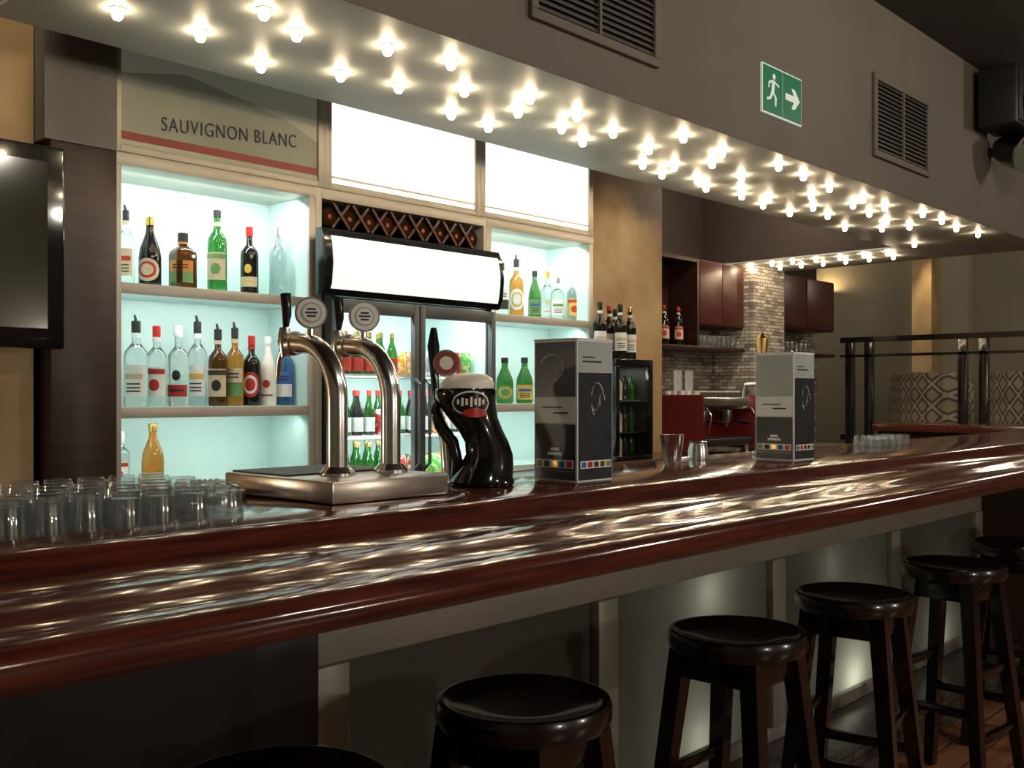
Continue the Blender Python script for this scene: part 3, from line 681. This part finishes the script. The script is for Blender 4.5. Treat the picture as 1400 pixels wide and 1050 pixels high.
b=B('coffee_grinder',(7.68,4.36,.871)); b.box(-.08,.08,-.1,.12,0,.3,mblack,.02); b.lathe([(0,.3),(.04,.3),(.08,.42),(.08,.5),(0,.5)],smoke_g,seg=20); b.box(-.05,.05,-.18,-.1,.1,.16,steel,.01); b.done()
for X in (7.3,7.47):
    b=B('light_switch_plate',(X,4.885,1.45)); b.box(-.06,.06,-.0,.013,-.09,.09,white,.004); b.box(-.02,.02,-.008,0,-.02,.03,white,.002); b.done()

# ---------------------------------------------------------------- seating area
slab('platform',(9.9,12.99,-1,4.89,0,.35),dark_wood)
b=B('divider_rail'); xr=9.4
for z0,z1 in((1.83,1.88),(1.69,1.715)): b.box(xr-.03,xr+.03,-.9,4.42,z0,z1,black)
for y in(4.33,4.14,3.28,3.10,1.9,1.7,.5,.3): b.box(xr-.03,xr+.03,y-.04,y+.04,.0,1.83,black,.004)
b.box(xr-.02,xr+.02,-.9,4.42,.9,.95,black); b.done()
def booth(x,y,w,h=1.5):
    b=B('booth_armchair',(x,y,.351)); H=h-.351
    n=9; R=w
    for k in range(n):
        a0=math.pi/2+math.pi*(k/n); a1=math.pi/2+math.pi*((k+1)/n)-.01
        P=lambda a,r:(r*math.cos(a)*.8+.35,r*math.sin(a))
        top=H+(-.10 if k in(0,n-1) else (-.03 if k in (1,n-2) else 0))
        q=[P(a0,R),P(a1,R),P(a1,R-.12),P(a0,R-.12)]
        q2=[P(a0,R-.02),P(a1,R-.02),P(a1,R-.10),P(a0,R-.10)]
        b.rings([[(p[0],p[1],0) for p in q],[(p[0],p[1],top-.03) for p in q],[(p[0],p[1],top) for p in q2]],diamond_m,True,False)
    b.box(-.15,.45,-w+.13,w-.13,0,.42,diamond_m,.05); b.done()
booth(10.15,3.97,.41,1.55); booth(10.15,3.08,.41,1.55); booth(10.15,2.2,.41,1.55); booth(11.2,4.40,.40,1.58); booth(11.5,3.35,.4,1.58)
b=B('lounge_table',(10.95,2.5,.351)); b.box(-.2,.3,-.4,.3,.70,.74,dark_wood,.01); b.tube([(0,0,.02),(0,0,.7)],.04,mblack); b.lathe([(0,0),(.22,0),(.22,.02),(0,.03)],mblack,seg=24); b.done()
b=B('wall_sconce',(12.98,6.28,2.6)); b.lathe([(.0,-.12),(.06,-.12),(.1,.12),(.09,.12),(.05,-.1),(0,-.1)],cream,(-.13,0,0),20); b.box(-.12,.015,-.02,.02,-.05,.0,gold); b.done()
b=B('structural_column'); b.box(12.2,12.5,4.62,4.85,.351,3.44,ochre); b.done()
point('sconce_lamp',(12.8,6.28,2.72),8,(1,.7,.35),.04)
spot('downlight',(12.0,4.6,3.3),(12.2,4.7,1.6),80,(1,.75,.4),36)
point('lounge_pendant',(10.9,2.6,3.0),34,(1,.84,.62),.12)
point('lounge_pendant',(11.3,5.8,3.1),28,(1,.84,.62),.12)
point('lounge_pendant',(9.6,2.8,2.9),14,(1,.84,.62),.12)

# ---------------------------------------------------------------- general lighting
for (x,y,en) in ((4.5,.3,55),(1.3,-.9,55),(7.6,.3,45),(2.8,-.9,40)): point('bar_fill_light',(x,y,3.1),en,(1,.9,.77),.12)  # added ceiling fill to brighten the customer side; no fittings modelled
for (x,en) in ((1.2,60),(4.2,70)):  # lamps added behind the camera to light counter frames and stool fronts
    b=B('fill_sconce',(x,-3.59,1.7)); b.box(-.05,.05,.0,.03,-.08,.08,gold,.005); b.lathe([(.05,-.1),(.09,.1),(.085,.1),(.045,-.1)],cream,(0,.13,0),20); b.tube([(0,.02,-.04),(0,.13,-.09)],.01,gold,8); b.done()
    point('fill_sconce_light',(x,-3.25,1.75),en,(1,.92,.8),.08)
b=B('fill_sconce',(.1,3.59,1.15)); b.box(-.05,.05,-.03,.0,-.08,.08,gold,.005); b.lathe([(.05,-.1),(.09,.1),(.085,.1),(.045,-.1)],cream,(0,-.13,0),20); b.tube([(0,-.02,-.04),(0,-.13,-.09)],.01,gold,8); b.done()  # out-of-view sconce and light, added to brighten the wall below the television
point('fill_sconce_light',(.15,3.28,1.2),9,(1,.85,.6),.05)
point('tile_fill_light',(6.9,3.9,2.9),48,(1,.86,.68),.1)  # fill added to lift the dark mosaic wall; no fitting here
spot('wall_spot',(5.2,3.4,3.3),(5.25,3.9,1.5),28,(1,.77,.45),60)
spot('wall_spot',(.9,2.9,3.3),(1.1,3.6,1.9),32,(1,.78,.5),80)  # spot added to brighten the ochre wall by the television
w=bpy.data.worlds.new('world'); S.world=w; w.use_nodes=True; w.node_tree.nodes['Background'].inputs[0].default_value=(.5,.42,.35,1); w.node_tree.nodes['Background'].inputs[1].default_value=.05

# ---------------------------------------------------------------- camera
c=bpy.data.cameras.new('camera'); co=bpy.data.objects.new('camera',c); S.collection.objects.link(co)
c.lens=36; c.sensor_width=36; c.sensor_fit='HORIZONTAL'; c.shift_y=15/1400
co.location=(0,0,1.33); co.rotation_euler=(math.radians(90),0,-math.atan2(.731,.682)); S.camera=co
